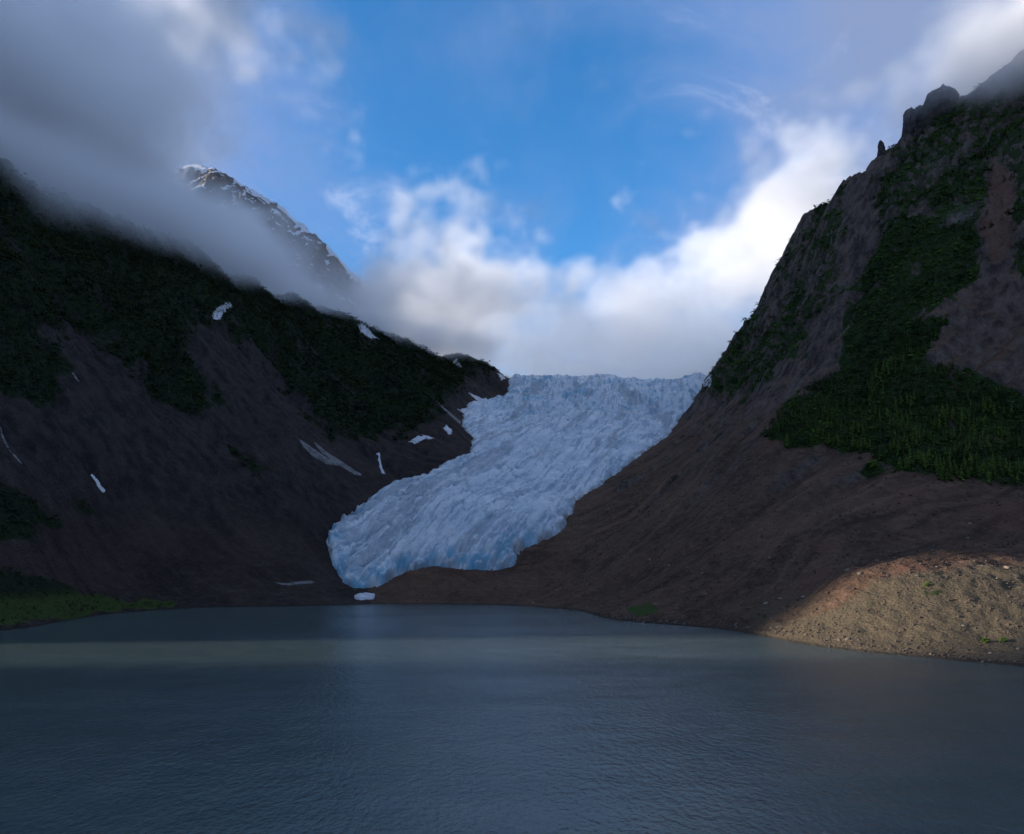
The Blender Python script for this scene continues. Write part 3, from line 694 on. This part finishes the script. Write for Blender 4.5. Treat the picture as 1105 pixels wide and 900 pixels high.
for P_, (s0, s1), lab, grp in groups:
    for (x, y) in P_:
        z = float(terrain(np.array([x]), np.array([y]))[0])
        if z < -.4: continue
        s_ = s0*.7+(s1-s0*.7)*rb.random()**3.5
        o = bpy.data.objects.new('boulder', SM[rb.integers(0, len(SM))]); col.objects.link(o); o.location = (x, y, z-.1*s_); o.scale = (s_,)*3; o.rotation_euler = (rb.uniform(-.3,.3), rb.uniform(-.3,.3), rb.uniform(0,6.28)); tag(o, lab, 'boulder', grp)
for (px_, py_, s_, lab) in [(730,657,5.5,'big dark reddish boulder at the shore right of the green patch'), (990,622,4.2,'dark flat-topped boulder on the crest of the sunlit mound'), (1040,676,3.4,'pinkish boulder on the lower sunlit mound above the two green bushes'),
                           (842,646,5.5,'pale tan boulder standing on the shaded hummock behind the mound'), (1068,705,3.2,'largest pale block at the water edge near the right border'), (1098,700,3.6,'pale block at the right border just above the water'), (905,690,1.6,'pale block at the left foot of the sunlit mound')]:
    h_ = hit(px_, py_)
    if h_:
        o = bpy.data.objects.new('boulder', SM[int(px_) % 6]); col.objects.link(o); o.location = (h_[0], h_[1], h_[2]-.15*s_); o.scale = (s_*.8, s_*.8, s_*.7); o.rotation_euler = (.1,-.15,px_); tag(o, lab, 'boulder')
# loose scree, uncountable
r = np.random.default_rng(41); ST = []
for (x0,x1,y0,y1,n_) in [(60,520,400,760,26000),(-60,560,760,1250,16000),(-520,-60,620,1200,14000)]:
    X = r.uniform(x0,x1,n_); Y = r.uniform(y0,y1,n_); Z = terrain(X, Y); m = (Z > .2) & (Z < 190) & (gsd(X, Y) < -2) & (attr_at(X, Y, veg) < .4) & (r.random(n_) < .25+.75*sst(-.1,.3,fbm(X/18,Y/18,42,4))); ST.append(np.stack([X,Y,Z],-1)[m])
P = along_shore(2600, 43, 7); Z = terrain(P[:,0], P[:,1]); m = Z > -.3; ST.append(np.c_[P, Z][m]); ST = np.concatenate(ST)
s_ = (.35+1.9*r.random(len(ST))**6)*(.7+ST[:,1]/1100); print('stones', len(ST))
merge_mass('scree_stones', ST, s_, s_, SDl, [M['scree']], 'loose stones scattered over the debris slopes and shore', 44)
# ---- two small bushes and a clump on the mound
def bush(px_, py_, size, lab):
    h_ = hit(px_, py_)
    if not h_: return
    r = np.random.default_rng(int(px_)); e = bpy.data.objects.new('bush', None); col.objects.link(e); e.location = h_; tag(e, lab, 'bush')
    V = []; F = []
    for i in range(420):
        u = r.normal(0,1,3); u /= np.linalg.norm(u); rad = size*.5*r.uniform(.35,1)**.5*(1+.3*math.sin(3*u[0]+5*u[1])); c_ = u*rad*np.array([1.25,1,.75])+np.array([0,0,size*.38]); n0 = len(V)
        for k in range(3): V.append(c_+r.normal(0,.11*size,3))
        F.append((n0,n0+1,n0+2))
    link('foliage', mesh_np('foliage', V, F, False), M['bright_leaf'], e)
    V = []; F = []
    for i in range(6):
        a = i*1.05; tip = np.array([math.cos(a)*size*.35, math.sin(a)*size*.3, size*.55]); n0 = len(V)
        for k in range(3): V.append(np.array([math.cos(k*2.1)*.05*size, math.sin(k*2.1)*.05*size, -.1]))
        V.append(tip); F += [(n0,n0+1,n0+3),(n0+1,n0+2,n0+3),(n0+2,n0,n0+3)]
    link('stem', mesh_np('stem', V, F, False), M['bark'], e)
M['bright_leaf'] = soft_mat('bush_leaves', (.07,.12,.02), (.11,.17,.03), .8, .8, (1,.1), (.03,.06,.01), .2)
bush(1063,694,3.4,'left of the two small bright green bushes low on the sunlit mound'); bush(1083,693,3.0,'right of the two small bright green bushes low on the sunlit mound'); bush(1000,633,2.6,'low green clump near the top of the sunlit mound'); bush(942,504,9,'round green bush standing alone on bare scree below the forest edge')

# ---- rock pinnacles on the right skyline
def pinnacle(px_, pyb, d_, wpx, hpx, seed, lab, tops=((0,1),)):
    X0, Y0, _ = at(px_, pyb, d_); zb = float(terrain(np.array([X0]), np.array([Y0]))[0])
    top = at(px_, pyb-hpx, d_)[2]; h_ = max(top-zb, hpx/FPX*d_); w_ = wpx/FPX*d_
    n_, m_ = 28, 34; V = []; r = np.random.default_rng(seed)
    th = np.linspace(0, 2*math.pi, n_, endpoint=False); zz = np.linspace(-2.0, 1, m_)
    TH, ZZ = np.meshgrid(th, zz, indexing='ij')
    prof = np.interp(ZZ, [-2,0,.35,.75,.93,1], [1.25,1.0,.92,.78,.50,.02])
    cx = np.cos(TH); cy_ = np.sin(TH)
    nn = fbm(cx*1.7+seed, cy_*1.7+ZZ*2.2, seed, 5, .6); blk_ = np.round(nn*5)/5
    rad = w_*.5*prof*(1+.30*nn+.35*blk_)
    topz = 1+.16*perlin(cx*1.4+seed, cy_*1.4, seed+5)+.10*perlin(cx*3+seed, cy_*3, seed+6)
    Xp = X0+cx*rad+ZZ*w_*.12*r.uniform(-1,1); Yp = Y0+cy_*rad; Zp = zb+ZZ*h_*np.where(ZZ > .3, topz, 1)
    idx = np.arange(n_*m_).reshape(n_, m_); nx_ = np.roll(idx, -1, axis=0)
    F = np.stack([idx[:,:-1], nx_[:,:-1], nx_[:,1:], idx[:,1:]], -1).reshape(-1,4)
    o = link('rock_pinnacle', mesh_np('rock_pinnacle', np.stack([Xp,Yp,Zp],-1).reshape(-1,3), F, False), M['crag']); tag(o, lab, 'rock pinnacle', None)
def skyline(px):
    ys = np.arange(900, 1900, 2.); xs = (px-552.5)/FPX*ys; z = terrain(xs, ys); p = HORY-(z-CAMZ)/ys*FPX; k = p.argmin(); return float(p[k]), float(ys[k])
for px_, wpx, hpx, sd0, lab in [(951,7.5,13,71,'single small tooth of rock standing on the right skyline'), (982,15,19,72,'left and taller block of the notched rock tower on the right skyline'), (992,12,17,73,'right block of the notched rock tower on the right skyline'), (1014,34,20,74,'broad rock tower fading into the cloud on the right skyline')]:
    p_, d_ = skyline(px_); pinnacle(px_, p_+3, d_, wpx, hpx, sd0, lab)

# ------------------------------------------------------------------ clouds: density grids worked out here, turned into volumes by a Volume Cube node
def noise3(shape, vox, size, seed, octs=5, gain=.55, ani=(1,1,1)):
    r = np.random.default_rng(seed); out = np.zeros(shape, np.float32); a = 1; tot = 0; sz = size
    for o in range(octs):
        dims = [int(n_*v_/(sz*an))+4 for n_, v_, an in zip(shape, vox, ani)]
        L_ = r.uniform(-1, 1, dims).astype(np.float32)
        for ax, (n_, v_, an) in enumerate(zip(shape, vox, ani)):
            u = np.arange(n_)*v_/(sz*an)+1; i = u.astype(int); f = (u-i).astype(np.float32)
            W = [(1-f)**3/6, (3*f**3-6*f*f+4)/6, (-3*f**3+3*f*f+3*f+1)/6, f**3/6]
            sh_ = [1,1,1]; sh_[ax] = n_
            L_ = sum(np.take(L_, i+q-1, axis=ax)*W[q].reshape(sh_).astype(np.float32) for q in range(4))
        out += L_*a*2; tot += a; a *= gain; sz /= 2.03
        if sz < max(vox)*1.3: break
    return out*(.36/out.std())
def make_cloud(name, label, b0, b1, vox, fn, anis=.1, color=(1,1,1), step=1.5):
    n_ = [int((b-a)/v)+1 for a, b, v in zip(b0, b1, vox)]
    b1 = [a+(k-1)*v for a, k, v in zip(b0, n_, vox)]
    gX, gY, gZ = [np.linspace(a, b, k).astype(np.float32) for a, b, k in zip(b0, b1, n_)]
    D = fn(gX[:,None,None], gY[None,:,None], gZ[None,None,:], n_, vox).astype(np.float32)
    D = np.maximum(D, 1.6e-6)
    for ax in range(3):
        pass
    me = bpy.data.meshes.new('cloud_data'); me.vertices.add(D.size)
    a_ = me.attributes.new('dens', 'FLOAT', 'POINT'); a_.data.foreach_set('value', D.ravel()*1000)
    src = bpy.data.objects.new('cloud_data', me)
    vd = bpy.data.volumes.new(name); vo_ = bpy.data.objects.new(name, vd); col.objects.link(vo_)
    vd.render.step_size = max(vox)*step; vd.render.clipping = 0.0
    tm = NT(name+'_vapour'); pv = tm.n('ShaderNodeVolumePrincipled'); pv.inputs['Color'].default_value = (*color, 1); pv.inputs['Anisotropy'].default_value = anis
    pv.inputs['Density'].default_value = .001
    tm.t.links.new(pv.outputs[0], tm.out.inputs['Volume'])
    ng = bpy.data.node_groups.new(name, 'GeometryNodeTree')
    ng.interface.new_socket('Geometry', in_out='INPUT', socket_type='NodeSocketGeometry'); ng.interface.new_socket('Geometry', in_out='OUTPUT', socket_type='NodeSocketGeometry')
    nd = ng.nodes; L = ng.links.new
    out = nd.new('NodeGroupOutput'); vc = nd.new('GeometryNodeVolumeCube'); oi = nd.new('GeometryNodeObjectInfo'); oi.inputs['Object'].default_value = src
    si = nd.new('GeometryNodeSampleIndex'); si.data_type = 'FLOAT'; si.domain = 'POINT'; si.clamp = True
    nat = nd.new('GeometryNodeInputNamedAttribute'); nat.data_type = 'FLOAT'; nat.inputs[0].default_value = 'dens'
    L(oi.outputs['Geometry'], si.inputs['Geometry']); L(nat.outputs[0], si.inputs['Value'])
    ps = nd.new('GeometryNodeInputPosition')
    def vm(op, a, b):
        m = nd.new('ShaderNodeVectorMath'); m.operation = op; L(a, m.inputs[0]); m.inputs[1].default_value = b; return m.outputs[0]
    q = vm('ADD', vm('DIVIDE', vm('SUBTRACT', ps.outputs[0], tuple(b0)), tuple(vox)), (.5,.5,.5))
    fl = nd.new('ShaderNodeVectorMath'); fl.operation = 'FLOOR'; L(q, fl.inputs[0])
    # index in float32 is exact only below 2^24
    dp = nd.new('ShaderNodeVectorMath'); dp.operation = 'DOT_PRODUCT'; L(fl.outputs[0], dp.inputs[0]); dp.inputs[1].default_value = (n_[1]*n_[2], n_[2], 1)
    fi = nd.new('FunctionNodeFloatToInt'); L(dp.outputs['Value'], fi.inputs[0]); L(fi.outputs[0], si.inputs['Index'])
    L(si.outputs[0], vc.inputs['Density']); vc.inputs['Min'].default_value = tuple(b0); vc.inputs['Max'].default_value = tuple(b1)
    for k, a in zip(('Resolution X','Resolution Y','Resolution Z'), n_): vc.inputs[k].default_value = a
    sm = nd.new('GeometryNodeSetMaterial'); sm.inputs['Material'].default_value = tm.m; L(vc.outputs[0], sm.inputs[0]); L(sm.outputs[0], out.inputs[0])
    vd.materials.append(tm.m)
    md = vo_.modifiers.new('vapour', 'NODES'); md.node_group = ng
    tag(vo_, label, kind='stuff'); print('cloud', name, n_, D.size, float(D.max()), float((D > 0).mean()))
    return vo_
def blobs(x, y, z, L_):
    F = 0
    for (px, py, d, rx, ry_, rz_, s) in L_:
        cx, cy, cz = at(px, py, d)
        F = F+(s*np.exp(-(((x-cx)/rx)**2+((y-cy)/ry_)**2+((z-cz)/rz_)**2).astype(np.float32)))**3
    return F**(1/3)
LOW = [ # px, py, depth, radii, strength
 (-60,150,1150,240,200,90,1.25), (20,186,1160,150,200,72,1.2), (90,218,1300,150,200,70,1.2), (160,248,1430,150,200,68,1.2), (230,282,1590,150,220,62,1.2), (300,318,1780,150,240,64,1.2), (370,350,1980,160,260,62,1.15), (440,368,2190,170,260,60,1.1), (510,382,2450,160,240,56,1.05),
 (110,190,1600,150,260,95,1.1), (235,285,1900,150,260,65,1.0),
 (60,120,1500,230,240,130,1.15), (110,170,1700,140,260,110,1.1), (175,30,2300,260,300,160,.85),
 (-150,60,1500,420,380,330,1.3), (-40,30,1700,360,380,300,1.3), (50,60,1750,300,350,260,1.15), (110,110,1850,220,330,200,1.1), (80,180,1700,210,260,150,1.1),
 (115,180,1950,150,300,130,1.1), (160,250,1900,170,260,85,1.1), (232,266,2050,190,280,88,1.2), (300,306,2200,180,300,88,1.2), (365,330,2350,190,300,92,1.2), (420,325,2600,210,340,110,1.15), (470,330,2800,220,360,130,1.15),
 (530,335,2950,230,380,195,1.15), (600,345,3100,240,380,195,1.15), (665,345,3200,240,380,210,1.2), (725,340,3250,230,360,225,1.2), (785,315,3250,230,360,290,1.2), (845,235,3000,170,300,200,1.05), (700,300,3150,110,200,140,1.15), (620,300,3100,90,200,120,1.0), (765,268,3150,120,200,140,1.1), (850,280,3100,260,360,280,1.2),
 (500,300,2900,120,200,230,.9), (430,255,2900,60,120,200,.75), (560,270,3000,90,200,190,.8), (345,222,3000,120,200,80,.74),
 (490,385,2900,300,260,120,1.25), (600,388,3000,360,260,150,1.35), (720,388,3100,360,260,150,1.35), (860,230,2600,240,300,260,.8),
 (1120,80,1300,150,170,70,1.1), (1060,88,1350,110,130,52,1.1), (1005,108,1370,80,100,36,.9), (1105,60,1480,170,200,105,1.1), (1190,60,1450,260,240,170,1.2), (1045,80,1600,150,170,95,.8), (1000,60,1900,300,250,140,.6),
]
def low_fn(x, y, z, n_, vox):
    N = noise3(n_, vox, 380, 5, 7, .78, (1,1,.75)); B = .45-1.25*np.abs(noise3(n_, vox, 210, 15, 6, .66)); F = blobs(x, y, z, LOW)
    far = sst(2400, 3000, y); N = N*.62+B*.38
    b = sst(555, 670, z+N*80+far*230)
    e0 = .42+.08*far; e1 = 1.0-.28*far
    pool = .0045*np.exp(-(((x-380)/620)**2+((y-3150)/330)**2+((z-640)/230)**2)**1.4)*(.65+.8*N)
    return np.clip(pool, 0, 1)+.0125*(1-.68*far)*(1+.45*sst(2300, 1900, y)*sst(0, -300, x))*np.clip((F+N*.74-e0)/(e1-e0), 0, 1)**1.2*b*(.45+.55*np.clip(N*1.3+.6, 0, 1.7))
make_cloud('cloud', 'low grey and white cloud bank wrapped round the mountain tops and glacier head', (-2100,1150,560), (1500,4000,1900), (15,17,13), low_fn)
def sun_softening_fn(x, y, z, n_, vox):
    n = y-(480+.07*(x+380)); N = noise3(n_, vox, 160, 21, 3)
    ends = sst(-1500, -1350, x)*sst(-620, -760, x)*sst(420, 330, z)*sst(-20, 10, z)
    return .0042*ends*(sst(-45, -115, n)+.12*sst(40, 85, n))*(1+.5*N)
make_cloud('sun_softening_mist', 'thin unseen vapour added left of the lake to soften the sunlit band', (-1500,280,-20), (-600,640,430), (30,12,30), sun_softening_fn)  # unseen vapour added to dim the sun gradually at the band edges

# ------------------------------------------------------------------ sun, sky, camera
SUN_EL, SUN_AZ = 11.5, 266.0      # azimuth clockwise from +Y
sd = (math.sin(R(SUN_AZ))*math.cos(R(SUN_EL)), math.cos(R(SUN_AZ))*math.cos(R(SUN_EL)), math.sin(R(SUN_EL)))
from mathutils import Vector
ld = bpy.data.lights.new('sun', 'SUN'); ld.energy = 5.0; ld.angle = R(2.0); ld.color = (1.0,.90,.78)
lo = bpy.data.objects.new('sun', ld); lo.rotation_euler = Vector(sd).to_track_quat('Z', 'Y').to_euler(); col.objects.link(lo)
W = bpy.data.worlds.new('World'); sc.world = W; W.use_nodes = True; nt = W.node_tree
sky = nt.nodes.new('ShaderNodeTexSky'); sky.sky_type = 'NISHITA'; sky.sun_disc = False; sky.sun_elevation = R(SUN_EL); sky.sun_rotation = R(SUN_AZ)
sky.altitude = 400; sky.ozone_density = 2.5; sky.dust_density = .3; sky.air_density = .8
class WT(NT):
    def __init__(s, tree): s.t = tree
wt = WT(nt)
hs = nt.nodes.new('ShaderNodeHueSaturation'); hs.inputs['Saturation'].default_value = 1.24; hs.inputs['Value'].default_value = 1.25
nt.links.new(sky.outputs[0], hs.inputs['Color'])
gdir = wt.n('ShaderNodeTexCoord').outputs['Generated']
sx = wt.n('ShaderNodeSeparateXYZ'); wt.set(sx.inputs[0], gdir)
dz = wt.math('ADD', wt.math('MAXIMUM', sx.outputs[2], 0.0), .10)
cx = wt.n('ShaderNodeCombineXYZ'); wt.set(cx.inputs[0], wt.math('DIVIDE', sx.outputs[0], dz)); wt.set(cx.inputs[1], wt.math('DIVIDE', sx.outputs[1], dz))   # the cloud deck seen in perspective
deck = cx.outputs[0]
def dot(v, d):
    nd = wt.n('ShaderNodeVectorMath', operation='DOT_PRODUCT'); wt.set(nd.inputs[0], v); nd.inputs[1].default_value = Vector(d).normalized(); return nd.outputs['Value']
nA = wt.noise(wt.mapv(deck, (1,.8,1), (0,0,R(20))), .85, 9, .58, .5)
nB = wt.noise(wt.mapv(deck, (1,.7,1), (0,0,R(-35))), 2.6, 8, .62, .9)
open1 = wt.ramp(dot(gdir, (.05,.94,.31)), .905, .99)          # clear hole over the valley head
open2 = wt.ramp(dot(gdir, (-.06,.86,.50)), .955, .999)
opn = wt.math('MAXIMUM', open1, wt.math('MULTIPLY', open2, .75))
cov = wt.math('ADD', wt.math('ADD', wt.math('MULTIPLY', nA, 1.5), wt.math('MULTIPLY', nB, .75)), wt.math('ADD', wt.math('MULTIPLY', opn, -.36), wt.math('ADD', wt.math('MULTIPLY', wt.ramp(sx.outputs[0], .08, .42), .34), wt.math('MULTIPLY', wt.ramp(sx.outputs[0], -.08, -.38), .22))))
fac = wt.ramp(cov, .62, 1.35)
thick = wt.ramp(cov, 1.05, 1.55)
ccol = wt.mix(thick, (1.05,1.5,2.75), (1.25,1.5,2.25))
ccol = wt.mix(wt.math('MULTIPLY', wt.ramp(nB, .56, .74), wt.ramp(fac, .1, .6)), ccol, (2.9,3.2,4.1))
behind = wt.ramp(sx.outputs[1], .35, -.2)                     # solid overcast behind and above
overhead = wt.ramp(sx.outputs[2], .66, .85)
solid = wt.math('MAXIMUM', behind, overhead)
fac2 = wt.math('MAXIMUM', wt.math('MULTIPLY', fac, .80), wt.math('MULTIPLY', solid, .93))
ccol = wt.mix(solid, ccol, (1.10,1.60,2.70))
wt.set(nt.nodes['Background'].inputs[0], wt.mix(fac2, hs.outputs[0], ccol)); nt.nodes['Background'].inputs[1].default_value = .15
cam = bpy.data.cameras.new('camera'); cam.sensor_width = 36; cam.lens = FPX/1105*36; cam.shift_y = (HORY-450)/1105; cam.clip_start = 1; cam.clip_end = 20000
co = bpy.data.objects.new('camera', cam); co.location = (0,0,CAMZ); co.rotation_euler = (R(90),0,0); col.objects.link(co); sc.camera = co
sc.view_settings.view_transform = 'Standard'; sc.view_settings.look = 'None'; sc.view_settings.exposure = .78; sc.view_settings.gamma = 1
cy = sc.cycles; cy.volume_bounces = 12; cy.max_bounces = 14; cy.diffuse_bounces = 2; cy.glossy_bounces = 2; cy.transparent_max_bounces = 8
cy.use_adaptive_sampling = True; cy.adaptive_threshold = .03; cy.volume_max_steps = 512; cy.use_denoising = True
